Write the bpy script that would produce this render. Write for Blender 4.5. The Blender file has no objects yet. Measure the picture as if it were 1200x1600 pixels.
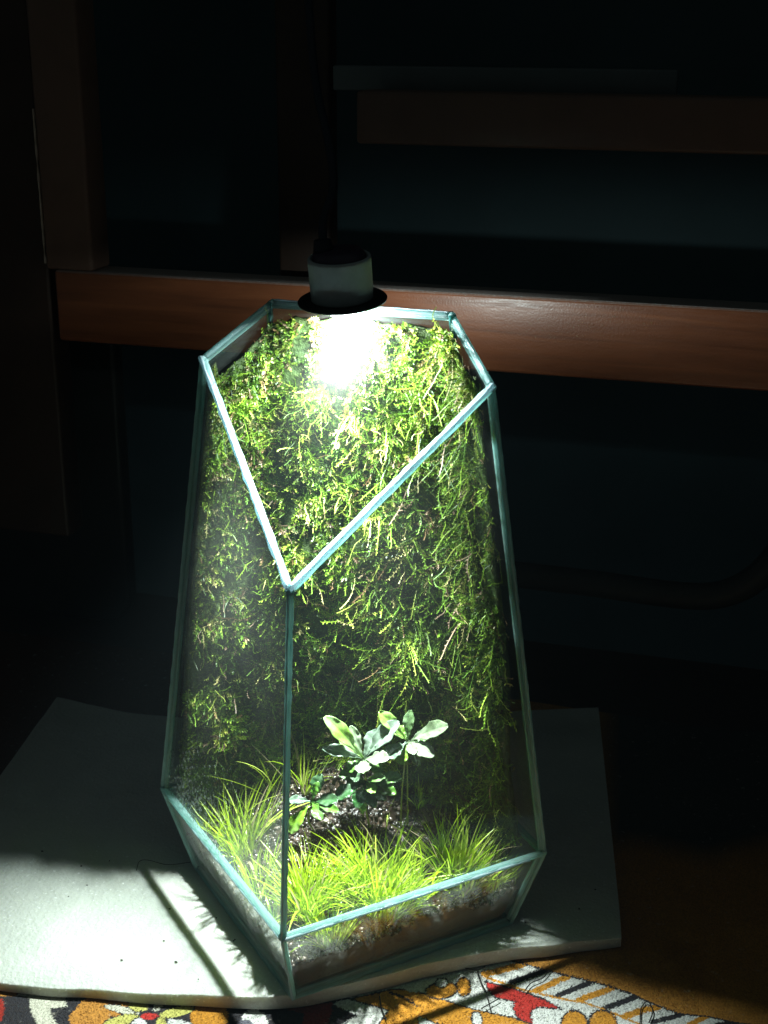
import bpy, math, random
import numpy as np
from mathutils import Vector, noise, Matrix

# ---------------------------------------------------------------- units: everything below is in centimetres, S turns it into metres
S = 0.01
sc = bpy.context.scene
rng = np.random.default_rng(7)
random.seed(7)

# ---------------------------------------------------------------- camera
YAW, PITCH, ROLL = -0.27153405, 0.34613766, 0.00670719
CO = np.array([16.242015881, -52.063394728, 39.536785465])
FPX = 2081.850755                       # focal length in pixels of the 1200 x 1600 frame
_fw = np.array([math.sin(YAW)*math.cos(PITCH), math.cos(YAW)*math.cos(PITCH), -math.sin(PITCH)])
_r = np.cross(_fw, [0, 0, 1]); _r /= np.linalg.norm(_r)
_u = np.cross(_r, _fw)
CR = _r*math.cos(ROLL) + _u*math.sin(ROLL)
CU = -_r*math.sin(ROLL) + _u*math.cos(ROLL)
CF = _fw
cam_d = bpy.data.cameras.new('camera'); cam = bpy.data.objects.new('camera', cam_d)
sc.collection.objects.link(cam); sc.camera = cam
M = Matrix.Identity(4)
for i in range(3):
    M[i][0] = CR[i]; M[i][1] = CU[i]; M[i][2] = -CF[i]; M[i][3] = CO[i]*S
cam.matrix_world = M
cam_d.sensor_fit = 'VERTICAL'; cam_d.sensor_height = 36; cam_d.lens = FPX/1600*36
cam_d.clip_start = 0.01; cam_d.clip_end = 50
cam_d.dof.use_dof = True; cam_d.dof.focus_distance = 0.63; cam_d.dof.aperture_fstop = 22

# ---------------------------------------------------------------- the dark room's own faint light
w = bpy.data.worlds.new('World'); sc.world = w; w.use_nodes = True
bg = w.node_tree.nodes['Background']
bg.inputs[0].default_value = (0.72, 0.94, .93, 1); bg.inputs[1].default_value = 0.027
LAMP_WIDE, LAMP_BEAM = 1.05, 21.5      # watts: light spilling sideways from the lens, and its forward beam
sc.view_settings.view_transform = 'Standard'; sc.view_settings.look = 'None'
sc.view_settings.exposure = 0.0; sc.view_settings.gamma = 1.0
sc.render.engine = 'CYCLES'
sc.cycles.max_bounces = 16; sc.cycles.transparent_max_bounces = 32
sc.cycles.diffuse_bounces = 4; sc.cycles.glossy_bounces = 4; sc.cycles.transmission_bounces = 8
sc.cycles.caustics_reflective = False; sc.cycles.caustics_refractive = False
sc.cycles.use_denoising = True
sc.cycles.sample_clamp_indirect = 4

# ---------------------------------------------------------------- sight lines used to survey where things stand
def ray(px, py):
    return CO, CF + CR*(px-600)/FPX - CU*(py-800)/FPX
def on_z(px, py, z):
    o, d = ray(px, py); return o + d*((z-o[2])/d[2])
def on_y(px, py, y):
    o, d = ray(px, py); return o + d*((y-o[1])/d[1])
def on_plane(px, py, p, n):
    o, d = ray(px, py); return o + d*(((p-o)@n)/(d@n))
def proj(q):
    q = np.asarray(q, float); d = q - CO; k = d@CF
    return np.stack([600 + FPX*(d@CR)/k, 800 - FPX*(d@CU)/k], -1)
def depth(q): return (np.asarray(q)-CO)@CF
def at_depth(px, py, k):
    o, d = ray(px, py); return o + d*k

# ---------------------------------------------------------------- mesh helpers
def wloc(o):
    v = np.zeros(3)
    while o is not None:
        v += np.array(o.location)/S; o = o.parent
    return v
def mk(name, V, F, mat, parent=None, col=None, smooth=False, origin=None, uv=None):
    """V in world centimetres -> one mesh object"""
    V = np.asarray(V, float).reshape(-1, 3)
    if origin is None:
        origin = wloc(parent) if parent is not None else np.array([V[:, 0].mean(), V[:, 1].mean(), V[:, 2].min()])
    else: origin = np.asarray(origin, float)
    me = bpy.data.meshes.new(name)
    if isinstance(F, np.ndarray):
        n, k = F.shape
        me.vertices.add(len(V)); me.vertices.foreach_set('co', ((V-origin)*S).astype(np.float32).ravel())
        me.loops.add(n*k); me.loops.foreach_set('vertex_index', F.astype(np.int32).ravel())
        me.polygons.add(n); me.polygons.foreach_set('loop_start', np.arange(0, n*k, k, dtype=np.int32))
        me.update(calc_edges=True); me.validate()
    else:
        me.from_pydata(((V-origin)*S).tolist(), [], [list(f) for f in F]); me.update()
    if col is not None:
        a = me.color_attributes.new('col', 'FLOAT_COLOR', 'POINT')
        c = np.ones((len(V), 4), np.float32); c[:, :3] = col; a.data.foreach_set('color', c.ravel())
    if uv is not None:
        l = me.uv_layers.new(name='uv'); vi = np.zeros(len(me.loops), np.int32)
        me.loops.foreach_get('vertex_index', vi); l.data.foreach_set('uv', np.asarray(uv, np.float32)[vi].ravel())
    if smooth: me.polygons.foreach_set('use_smooth', np.ones(len(me.polygons), bool))
    if isinstance(mat, (list, tuple)):
        for m in mat: me.materials.append(m)
    else: me.materials.append(mat)
    o = bpy.data.objects.new(name, me); sc.collection.objects.link(o)
    if parent is not None:
        o.parent = parent; o.location = Vector((origin-wloc(parent))*S)
    else: o.location = Vector(origin*S)
    return o
def tag(o, label=None, cat=None, group=None, kind=None):
    if label: o['label'] = label
    if cat: o['category'] = cat
    if group: o['group'] = group
    if kind: o['kind'] = kind
    return o
def empty(name, loc):
    o = bpy.data.objects.new(name, None); sc.collection.objects.link(o); o.location = Vector(np.asarray(loc, float)*S)
    o.empty_display_size = 0.01
    return o
def box(a, b):
    x0, y0, z0 = a; x1, y1, z1 = b
    V = [(x0,y0,z0),(x1,y0,z0),(x1,y1,z0),(x0,y1,z0),(x0,y0,z1),(x1,y0,z1),(x1,y1,z1),(x0,y1,z1)]
    return V, [(0,3,2,1),(4,5,6,7),(0,1,5,4),(1,2,6,5),(2,3,7,6),(3,0,4,7)]
def bevel(o, wd, seg=3):
    m = o.modifiers.new('bevel', 'BEVEL'); m.width = wd*S; m.segments = seg; m.limit_method = 'ANGLE'
    for p in o.data.polygons: p.use_smooth = True
    return o
def tube(path, rad, n=8, jit=0, caps=True):
    path = np.asarray(path, float); N = len(path); rad = np.broadcast_to(rad, (N,))
    t = np.gradient(path, axis=0); t /= np.linalg.norm(t, axis=1)[:, None]
    ref = np.array([0, 0, 1.]) if abs(t[0, 2]) < .9 else np.array([1., 0, 0])
    V = []
    a = np.cross(t[0], ref); a /= np.linalg.norm(a)
    for i in range(N):
        a = a - t[i]*(a@t[i]); a /= np.linalg.norm(a); b = np.cross(t[i], a)
        for k in range(n):
            an = 2*math.pi*k/n; V.append(path[i] + (a*math.cos(an)+b*math.sin(an))*rad[i]*(1+jit*random.uniform(-1, 1)))
    F = [(i*n+k, i*n+(k+1)%n, (i+1)*n+(k+1)%n, (i+1)*n+k) for i in range(N-1) for k in range(n)]
    if caps: F += [tuple(range(n))[::-1], tuple((N-1)*n+k for k in range(n))]
    return V, F
def smooth_path(pts, n):
    pts = np.asarray(pts, float); m = len(pts)
    P = np.vstack([2*pts[0]-pts[1], pts, 2*pts[-1]-pts[-2]]); out = []
    for i in range(n):
        s = i/(n-1)*(m-1); k = min(int(s), m-2); t = s-k; p0, p1, p2, p3 = P[k:k+4]
        out.append(.5*((2*p1)+(-p0+p2)*t+(2*p0-5*p1+4*p2-p3)*t*t+(-p0+3*p1-3*p2+p3)*t**3))
    return np.array(out)
def nz(p, s=1., k=0.):
    return noise.noise(Vector((p[0]*s+k, p[1]*s+k*1.7, p[2]*s-k)))

# ---------------------------------------------------------------- materials
def mat(name):
    m = bpy.data.materials.new(name); m.use_nodes = True; nt = m.node_tree
    nt.nodes.clear(); out = nt.nodes.new('ShaderNodeOutputMaterial')
    return m, nt, out
class G:
    def __init__(s, nt): s.nt = nt
    def n(s, t, **kw):
        x = s.nt.nodes.new('ShaderNode'+t)
        for k, v in kw.items(): setattr(x, k, v)
        return x
    def l(s, a, b): s.nt.links.new(a, b)
    def noise(s, scale, detail=4, rough=.55, vec=None, dist=0):
        x = s.n('TexNoise'); x.inputs['Scale'].default_value = scale; x.inputs['Detail'].default_value = detail
        x.inputs['Roughness'].default_value = rough; x.inputs['Distortion'].default_value = dist
        if vec: s.l(vec, x.inputs['Vector'])
        return x.outputs['Fac']
    def ramp(s, f, stops):
        x = s.n('ValToRGB'); e = x.color_ramp.elements
        while len(e) < len(stops): e.new(.5)
        for i, (p, c) in enumerate(stops):
            e[i].position = p; e[i].color = (*c, 1) if len(c) == 3 else c
        s.l(f, x.inputs[0]); return x.outputs[0]
    def vramp(s, f, a, b, c=0., d=1.):
        x = s.n('MapRange'); s.l(f, x.inputs[0]); x.interpolation_type = 'SMOOTHSTEP'
        for i, v in enumerate((a, b, c, d)): x.inputs[i+1].default_value = v
        return x.outputs[0]
    def math(s, op, a, b):
        x = s.n('Math', operation=op)
        for i, v in enumerate((a, b)):
            if isinstance(v, (int, float)): x.inputs[i].default_value = v
            else: s.l(v, x.inputs[i])
        return x.outputs[0]
    def obj(s): return s.n('TexCoord').outputs['Object']
    def map(s, vec, scale=(1,1,1), rot=(0,0,0)):
        x = s.n('Mapping'); x.inputs['Scale'].default_value = scale; x.inputs['Rotation'].default_value = rot
        s.l(vec, x.inputs[0]); return x.outputs[0]
    def mix(s, f, a, b, mode='MIX'):
        x = s.n('Mix', data_type='RGBA', blend_type=mode)
        for sock, v in ((x.inputs[0], f), (x.inputs[6], a), (x.inputs[7], b)):
            if isinstance(v, (int, float)): sock.default_value = v
            elif isinstance(v, tuple): sock.default_value = (*v, 1)
            else: s.l(v, sock)
        return x.outputs[2]
    def bump(s, h, st=.3, dist=.001):
        x = s.n('Bump'); x.inputs['Strength'].default_value = st; x.inputs['Distance'].default_value = dist
        s.l(h, x.inputs['Height']); return x.outputs[0]
    def pbr(s, col, rough=.5, spec=.5, nrm=None, **kw):
        x = s.n('BsdfPrincipled')
        for k, v in (('Base Color', col), ('Roughness', rough), ('Specular IOR Level', spec)):
            if isinstance(v, tuple): x.inputs[k].default_value = (*v, 1)
            elif isinstance(v, (int, float)): x.inputs[k].default_value = v
            else: s.l(v, x.inputs[k])
        if nrm: s.l(nrm, x.inputs['Normal'])
        for k, v in kw.items(): x.inputs[k].default_value = v
        return x.outputs[0]
    def mixs(s, f, a, b):
        x = s.n('MixShader')
        if isinstance(f, (int, float)): x.inputs[0].default_value = f
        else: s.l(f, x.inputs[0])
        s.l(a, x.inputs[1]); s.l(b, x.inputs[2]); return x.outputs[0]
    def shader(s, t, col, **kw):
        x = s.n(t)
        if isinstance(col, tuple): x.inputs[0].default_value = (*col, 1)
        else: s.l(col, x.inputs[0])
        for k, v in kw.items(): x.inputs[k].default_value = v
        return x.outputs[0]
    def fres(s, ior=1.5):
        g = s.n('NewGeometry'); f = s.n('Fresnel')
        v = s.math('ADD', s.math('MULTIPLY', g.outputs['Backfacing'], 1/ior-ior), ior)   # same outer reflection on both faces
        s.l(v, f.inputs['IOR']); return f.outputs[0]

def glass_mat(name, fog=.06, seed=0., tint=(.955, .985, .97), rough=.09):
    m, nt, out = mat(name); g = G(nt); o = g.obj()
    tr = g.shader('BsdfTransparent', tint)
    smear = g.noise(18+seed, 5, .6, g.map(o, (1, 1, .45)), .6)
    gl = g.n('BsdfGlossy'); gl.inputs[0].default_value = (.95, 1, .98, 1)
    g.l(g.vramp(smear, .35, .75, .006, rough), gl.inputs['Roughness'])
    g.l(g.bump(g.noise(9, 2), .05, .002), gl.inputs['Normal'])
    base = g.mixs(g.fres(), tr, gl.outputs[0])
    df = g.shader('BsdfDiffuse', (.8, .86, .82)); tl = g.shader('BsdfTranslucent', (.8, .86, .82))
    fogsh = g.mixs(.5, df, tl)
    patch = g.vramp(g.noise(11+seed*.3, 3, .5, o, .3), .38, .72, .4, 1)
    fine = g.vramp(g.noise(300, 3, .6, o), .3, .7, .7, 1)
    fac = g.math('MULTIPLY', g.math('MULTIPLY', patch, fine), fog)
    # scratches / hard-water streaks
    st = g.vramp(g.noise(160, 2, .5, g.map(o, (1, 1, .06), (0, .35, 0))), .70, .80, 0, fog*.6)
    fac = g.math('ADD', fac, st)
    g.l(g.mixs(fac, base, fogsh), out.inputs[0]); return m
M_glass_front = glass_mat('front_pane_glass', .008, 0)
M_glass_left = glass_mat('misted_left_pane_glass', .019, 5)
M_glass_top = glass_mat('top_pane_glass', .006, 9, rough=.03)
M_glass_low = glass_mat('lower_pane_glass', .055, 13, (.93, .95, .93))
M_glass_lowleft = glass_mat('grey_reflection_low_left_glass', .16, 21, (.90, .92, .90))  # heavier fog stands in for the grey reflection of the foam
M_glass_back = glass_mat('back_pane_glass', .05, 17)

def edge_mat(name, a, b, c, rough=.22, tl=.35):
    m, nt, out = mat(name); g = G(nt)
    uv = g.n('UVMap').outputs[0]
    s1 = g.noise(1, 3, .6, g.map(uv, (.7, 9, 1)), .5); s2 = g.noise(1, 4, .6, g.map(uv, (5, 30, 1)))
    col = g.ramp(s1, [(.30, a), (.5, b), (.72, c)])
    col = g.mix(g.vramp(s2, .5, .8, 0, .6), col, (.5, .78, .74))
    nr = g.bump(g.noise(1, 3, .6, g.map(uv, (6, 14, 1))), .5, .0012)
    p = g.pbr(col, rough, .6, nr)
    t = g.shader('BsdfTranslucent', col)
    g.l(g.mixs(tl, p, t), out.inputs[0]); return m
M_edge = edge_mat('cut_glass_edge', (.30, .64, .61), (.56, .86, .83), (.86, .96, .95), .15, .66)
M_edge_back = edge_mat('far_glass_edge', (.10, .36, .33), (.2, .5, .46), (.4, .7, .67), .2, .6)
M_bead = edge_mat('silicone_bead', (.40, .62, .66), (.62, .80, .84), (.85, .95, .98), .12, .45)

def plant_mat(name, rough=.35, tl=.35, spec=.5, var=0.):
    m, nt, out = mat(name); g = G(nt)
    c = g.n('Attribute', attribute_name='col').outputs['Color']
    if var: c = g.mix(g.vramp(g.noise(60, 4, .6, g.obj()), .35, .7, 0, var), c, (.62, .70, .60))
    p = g.pbr(c, rough, spec, g.bump(g.noise(500, 2, .5, g.obj()), .25, .0006))
    g.l(g.mixs(tl, p, g.shader('BsdfTranslucent', c)), out.inputs[0]); return m
M_moss = plant_mat('moss_fronds', .45, .3, .35)
M_grass = plant_mat('hairgrass_blades', .3, .45)
M_leaf = plant_mat('broad_leaves', .22, .3, .7, .35)

def soil_mat():
    m, nt, out = mat('wet_dark_soil'); g = G(nt); o = g.obj()
    n1 = g.noise(60, 6, .65, o); n2 = g.noise(400, 4, .6, o)
    col = g.ramp(n1, [(.3, (.012, .009, .007)), (.5, (.035, .025, .018)), (.62, (.09, .06, .04)), (.78, (.2, .17, .13))])
    h = g.math('ADD', n1, g.math('MULTIPLY', n2, .5))
    g.l(g.pbr(col, .28, .6, g.bump(h, .8, .002)), out.inputs[0]); return m
M_soil = soil_mat()
def soilface_mat():
    m, nt, out = mat('soil_pressed_on_glass'); g = G(nt); o = g.obj()
    n1 = g.noise(22, 5, .6, o, .4)
    col = g.ramp(n1, [(.35, (.075, .068, .060)), (.52, (.115, .103, .090)), (.62, (.15, .105, .07)), (.70, (.10, .09, .076))])
    col = g.mix(g.vramp(g.noise(300, 3, .6, o), .55, .75, 0, .4), col, (.12, .11, .10))
    g.l(g.pbr(col, .55, .3, g.bump(g.noise(200, 4, .6, o), .3, .001)), out.inputs[0]); return m
M_soilface = soilface_mat()
def grain_mat():
    m, nt, out = mat('wet_gravel'); g = G(nt)
    c = g.n('Attribute', attribute_name='col').outputs['Color']
    g.l(g.pbr(c, .15, .8, g.bump(g.noise(700, 3, .6, g.obj()), .5, .0008)), out.inputs[0]); return m
M_grain = grain_mat()
def back_mat():
    m, nt, out = mat('peat_backing'); g = G(nt); o = g.obj()
    n = g.noise(90, 6, .7, o)
    col = g.ramp(n, [(.3, (.012, .022, .008)), (.5, (.045, .075, .02)), (.65, (.09, .13, .035)), (.8, (.18, .15, .08))])
    g.l(g.pbr(col, .6, .3, g.bump(n, 1, .003)), out.inputs[0]); return m
M_back = back_mat()
def wood_mat():
    m, nt, out = mat('varnished_brown_wood'); g = G(nt); o = g.obj()
    v = g.map(o, (2.2, 30, 30)); n = g.noise(4, 8, .6, v, .8); n2 = g.noise(1.3, 6, .6, g.map(o, (10, 160, 160)))
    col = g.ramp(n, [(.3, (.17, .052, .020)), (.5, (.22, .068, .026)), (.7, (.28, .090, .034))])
    col = g.mix(g.vramp(n2, .5, .7, 0, .25), col, (.05, .02, .012))
    geo = g.n('NewGeometry'); sx = g.n('SeparateXYZ'); g.l(geo.outputs['True Normal'], sx.inputs[0])
    dust = g.math('MULTIPLY', g.vramp(sx.outputs[2], .5, .95), g.vramp(g.noise(700, 3, .7, o), .35, .7, .45, .95))
    col = g.mix(dust, col, (.42, .40, .38))          # dust settled on the upward faces
    ro = g.vramp(g.noise(30, 5, .6, v), .3, .7, .32, .46)
    ro = g.math('MAXIMUM', ro, g.math('MULTIPLY', dust, .9))
    g.l(g.pbr(col, ro, .5, g.bump(g.noise(900, 3, .6, o), .25, .0004)), out.inputs[0]); return m
M_wood = wood_mat()
def plain(name, col, rough=.5, spec=.5, ns=80, amt=.3, bs=.2, metal=0.):
    m, nt, out = mat(name); g = G(nt); o = g.obj()
    n = g.noise(ns, 5, .6, o)
    c = g.mix(g.vramp(n, .35, .7, 0, amt), col, tuple(x*.45 for x in col))
    g.l(g.pbr(c, rough, spec, g.bump(g.noise(ns*8, 3, .6, o), bs, .0005), Metallic=metal), out.inputs[0]); return m
M_shadedwood = plain('shaded_brown_wood', (.17, .098, .070), .45, .4, 30, .35)  # same brown wood, its dimmer light away from the lamp mixed into the colour
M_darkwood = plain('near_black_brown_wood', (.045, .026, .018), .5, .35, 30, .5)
M_panel = plain('dark_slate_panel', (.035, .070, .080), .6, .25, 6, .5)
M_board = plain('grey_black_board', (.12, .14, .14), .4, .4, 30)
M_lampbody = plain('matt_black_lamp_shell', (.42, .46, .46), .5, .4, 200, .2)
M_collar = plain('black_collar', (.012, .013, .014), .4, .5, 200, .2)
M_cap = plain('purplish_black_cap', (.045, .03, .055), .35, .5, 200, .3)
M_cable = plain('dark_blue_black_rubber', (.008, .012, .022), .5, .4, 200)
M_thread = plain('black_thread', (.012, .010, .010), .5, .3, 200)
M_plastic = plain('smoky_plastic', (.035, .04, .038), .55, .3, 20, .4)
def foam_mat():
    m, nt, out = mat('white_foam_sheet'); g = G(nt); o = g.obj()
    n = g.noise(26, 4, .5, o, .4); f = g.noise(900, 3, .7, o)
    cells = g.n('TexVoronoi'); cells.inputs['Scale'].default_value = 420; g.l(o, cells.inputs['Vector'])
    col = g.ramp(n, [(.3, (.50, .525, .47)), (.7, (.59, .615, .55))])
    spark = g.vramp(g.noise(650, 1, .4, o), .70, .74, 0, 1)
    col = g.mix(g.math('MULTIPLY', spark, .6), col, (.95, .98, .95))
    grime = g.vramp(g.noise(130, 5, .7, o), .63, .70, 0, .10)
    col = g.mix(grime, col, (.25, .27, .22))
    h = g.math('ADD', g.math('MULTIPLY', cells.outputs[0], .6), g.math('ADD', f, g.math('MULTIPLY', n, 6)))
    ro = g.math('SUBTRACT', .62, g.math('MULTIPLY', spark, .5))
    nrm = g.bump(h, .55, .0014)
    p = g.pbr(col, ro, .45, nrm, **{'Subsurface Weight': .6, 'Subsurface Radius': (1, 1, .8), 'Subsurface Scale': .006})
    g.l(p, out.inputs[0]); return m
M_foam = foam_mat()
def cloth_mat():
    m, nt, out = mat('printed_terry_cloth'); g = G(nt); o = g.obj()
    c = g.n('Attribute', attribute_name='col').outputs['Color']
    wv = g.noise(1100, 3, .7, g.map(o, (1, .7, 1), (0, 0, .6)))
    c = g.mix(g.vramp(wv, .35, .68, 0, .42), c, (.03, .02, .012))
    c = g.mix(g.vramp(g.noise(260, 3, .6, o), .62, .75, 0, .25), c, (.75, .68, .55))
    nrm = g.bump(g.math('ADD', wv, g.math('MULTIPLY', g.noise(90, 3, .5, o), 1.5)), .9, .0015)
    g.l(g.pbr(c, .85, .15, nrm), out.inputs[0]); return m
M_cloth = cloth_mat()
def emit(name, col, st):
    m, nt, out = mat(name); g = G(nt)
    g.l(g.shader('ShaderNodeEmission'.replace('ShaderNode', ''), col, Strength=st), out.inputs[0]); return m
M_lens = emit('lit_led_lens', (.86, .93, 1.0), 12)
def drop_mat():
    m, nt, out = mat('water_drop'); g = G(nt)
    tr = g.shader('BsdfTransparent', (.93, .97, .95)); gl = g.shader('BsdfGlossy', (1, 1, 1), Roughness=.05)
    a = g.mixs(g.math('ADD', g.math('MULTIPLY', g.fres(1.6), .9), .12), tr, gl)
    g.l(g.mixs(.18, a, g.shader('BsdfDiffuse', (.8, .88, .86))), out.inputs[0]); return m
M_drop = drop_mat()

# ================================================================ TERRARIUM FORM (pentagonal, tapering, slanted top)
pa, pb, pc, pd, pe, s0, h1, s2, H, msl, y0_, y2_ = (9.146527804630676, 9.51, -0.042247923511911915, 6.366333774501785, 3.6733939435758227,
    0.8383540413952213, 4.317588728389618, 0.6398442225035819, 28.422708108569456, 0.9890611391321802, 0.11693990920039093, -0.19866926931811538)
plan = dict(F=(0, -pa), BR=(pb, -pc), KR=(pd, pe), KL=(-pd, pe), BL=(-pb, -pc))
plan = {k: np.array(v, float) for k, v in plan.items()}
def corner(k, z):
    v = plan[k]
    if z <= h1:
        t = z/h1; return np.array([*((v*s0+[0, y0_])*(1-t) + v*t), z])
    t = (z-h1)/(H-h1); return np.array([*(v*(1-t) + (v*s2+[0, y2_])*t), z])
yb_ = pe*s2 + y2_
def topcut(y): return H - msl*(yb_-y)
def cut(k):
    lo, hi = h1, H+5
    for _ in range(60):
        mid = (lo+hi)/2; p = corner(k, mid)
        if mid < topcut(p[1]): lo = mid
        else: hi = mid
    return corner(k, lo)
P = {k: corner(k, h1) for k in plan}
P.update({k.lower(): corner(k, 0) for k in plan})
P['V'] = cut('F'); P['L'] = cut('BL'); P['R'] = cut('BR'); P['TL'] = corner('KL', H); P['TR'] = corner('KR', H)
OBS = dict(V=(451.6, 923), L=(315, 559), R=(771, 602.6), TL=(423, 471), TR=(708, 491), F=(441, 1467), BL=(253, 1232), BR=(852, 1333),
           f=(458, 1559), bl=(307, 1364), br=(799, 1438))
for k, (a, b) in OBS.items():
    q = at_depth(a, b, depth(P[k]))
    P[k] = np.array([q[0], q[1], P[k][2]]) if k.islower() else q
CEN = np.mean([P[k] for k in ('F', 'BR', 'KR', 'KL', 'BL', 'V', 'TL', 'TR')], axis=0)

terr = tag(empty('glass_terrarium', (0, -1, 0)),
           'tall faceted glass terrarium with slanted pentagonal top and teal cut edges, standing on white foam', 'terrarium')
TH = .2
def nrm_in(keys):
    a, b, c = (P[k] for k in keys[:3]); n = np.cross(b-a, c-a); n /= np.linalg.norm(n)
    m = np.mean([P[k] for k in keys], axis=0)
    return n if n@(CEN-m) > 0 else -n
def pane(keys, m, name='glass_pane', inset=.10, label=None):
    pts = np.array([P[k] for k in keys]); n = nrm_in(keys); c = pts.mean(0); N = len(pts)
    q = pts + (c-pts)/np.linalg.norm(c-pts, axis=1)[:, None]*inset + n*.02
    q2 = q + n*TH
    V = np.vstack([q, [q.mean(0)], q2, [q2.mean(0)]])
    F = []
    for i in range(N):
        j = (i+1) % N
        F += [(i, j, N), (N+1+j, N+1+i, 2*N+1), (j, i, N+1+i, N+1+j)]
    # outward orientation
    a, b, cc = V[F[0][0]], V[F[0][1]], V[F[0][2]]
    if np.cross(b-a, cc-a)@n > 0: F = [f[::-1] for f in F]
    o = mk(name, V, F, m, terr)
    if label: o['label'] = label
    return o
FACES = [(('F', 'V', 'L', 'BL'), M_glass_left, 'tall left pane misted with condensation'),
         (('F', 'BR', 'R', 'V'), M_glass_front, 'tall right front pane with light mist'),
         (('V', 'R', 'TR', 'TL', 'L'), M_glass_top, 'slanted five sided top pane'),
         (('KL', 'BL', 'L', 'TL'), M_glass_back, None), (('KR', 'KL', 'TL', 'TR'), M_glass_back, None), (('BR', 'KR', 'TR', 'R'), M_glass_back, None),
         (('f', 'F', 'BL', 'bl'), M_glass_lowleft, 'low left pane below the belt'), (('f', 'br', 'BR', 'F'), M_glass_low, 'low right front pane below the belt'),
         (('bl', 'BL', 'KL', 'kl'), M_glass_back, None), (('kl', 'KL', 'KR', 'kr'), M_glass_back, None), (('kr', 'KR', 'BR', 'br'), M_glass_back, None),
         (('f', 'bl', 'kl', 'kr', 'br'), M_glass_low, 'bottom pane')]
for ks, m, lb in FACES: pane(ks, m, label=lb)

def edge_bar(k1, k2, wid=.24, m=None, jit=.018, name='glass_edge', dark=True):
    A, B = P[k1], P[k2]; L = np.linalg.norm(B-A); t = (B-A)/L
    adj = [f for f, _, _ in FACES if k1 in f and k2 in f]
    dirs = []
    for f in adj[:2]:
        c = np.mean([P[k] for k in f], axis=0); d = c-A; d = d - t*(d@t); d /= np.linalg.norm(d)
        dirs.append((d, nrm_in(f)))
    (a, na), (b, nb) = dirs
    out = -(na+nb); out /= np.linalg.norm(out)
    n = max(14, int(L*3)); V = []; UV = []
    for i in range(n+1):
        s = i/n; c = A+t*(L*s)
        # two bevelled pane edges meeting in a shallow groove
        j = lambda sc=1.: random.uniform(-jit, jit)*sc + .4*jit*math.sin(s*37+len(V))
        sec = [a*(wid+j(1.4))+out*.015, a*(wid*.55)+out*(.075+j()), a*.05+out*(.10+j(.6)), out*(.045 if dark else .12),
               b*.05+out*(.10+j(.6)), b*(wid*.55)+out*(.075+j()), b*(wid+j(1.4))+out*.015,
               b*(wid-.02)+nb*(TH+.02), (a+b)*.10+(na+nb)*.5*(TH+.06), a*(wid-.02)+na*(TH+.02)]
        for q, x in enumerate(sec): V.append(c+x); UV.append((L*s, q*.33))
    K = 10
    F = [(i*K+k, i*K+(k+1) % K, (i+1)*K+(k+1) % K, (i+1)*K+k) for i in range(n) for k in range(K)]
    F += [tuple(range(K))[::-1], tuple(n*K+k for k in range(K))]
    return mk(name, V, F, m or M_edge, terr, smooth=True, uv=UV)
for e in [('V', 'L', .20), ('V', 'R', .20), ('L', 'TL', .17), ('TL', 'TR', .22), ('TR', 'R', .19), ('V', 'F', .205), ('L', 'BL', .085), ('R', 'BR', .10),
          ('BL', 'F', .14), ('F', 'BR', .12), ('F', 'f', .15), ('bl', 'f', .09), ('f', 'br', .09), ('BL', 'bl', .08), ('BR', 'br', .09)]:
    edge_bar(e[0], e[1], e[2])
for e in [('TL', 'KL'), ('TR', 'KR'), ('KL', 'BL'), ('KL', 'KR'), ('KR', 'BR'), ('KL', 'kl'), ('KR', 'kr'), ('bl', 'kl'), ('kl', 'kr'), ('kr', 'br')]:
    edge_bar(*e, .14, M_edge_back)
def bead(k1, k2, r, off=.10, t0=0., t1=1.):
    A, B = P[k1], P[k2]; adj = [f for f, _, _ in FACES if k1 in f and k2 in f][:2]
    out = -(nrm_in(adj[0])+nrm_in(adj[1])); out /= np.linalg.norm(out)
    n = int(np.linalg.norm(B-A)*3)
    pts = [A+(B-A)*(t0+(t1-t0)*i/n)+out*off+np.array([random.uniform(-1, 1) for _ in range(3)])*.012 for i in range(n+1)]
    V, F = tube(pts, [r*(1+.25*math.sin(i*1.3)+random.uniform(-.2, .2)) for i in range(n+1)], 7)
    UV = [(i//7*.3, (i % 7)*.2) for i in range(len(V))]
    return mk('silicone_bead', V, F, M_bead, terr, smooth=True, uv=UV)
bead('V', 'L', .085, .085); bead('V', 'R', .095, .085); bead('F', 'BR', .065, .10, 0, .93); bead('V', 'F', .035, .10); bead('BL', 'F', .045, .09, .3, 1)
bead('F', 'f', .05, .08); bead('TL', 'TR', .04, .08)
# blobs of sealant where bars meet
for k, r in (('V', .21), ('L', .18), ('R', .19), ('F', .19), ('BL', .14), ('BR', .14), ('f', .11), ('TL', .16), ('TR', .18), ('bl', .08), ('br', .09)):
    V, F = [], []
    nu, nv = 10, 7
    for i in range(nv+1):
        for j in range(nu):
            th, ph = math.pi*i/nv, 2*math.pi*j/nu
            d = np.array([math.sin(th)*math.cos(ph), math.sin(th)*math.sin(ph), math.cos(th)])
            V.append(P[k]+(CEN-P[k])/np.linalg.norm(CEN-P[k])*r*.55+d*r*(1+.22*nz(d*2+P[k])))
    F = [(i*nu+j, i*nu+(j+1) % nu, (i+1)*nu+(j+1) % nu, (i+1)*nu+j) for i in range(nv) for j in range(nu)]
    mk('sealant_blob', V, F, M_edge, terr, smooth=True, uv=[(v[0]*2, v[2]*2) for v in V])

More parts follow.
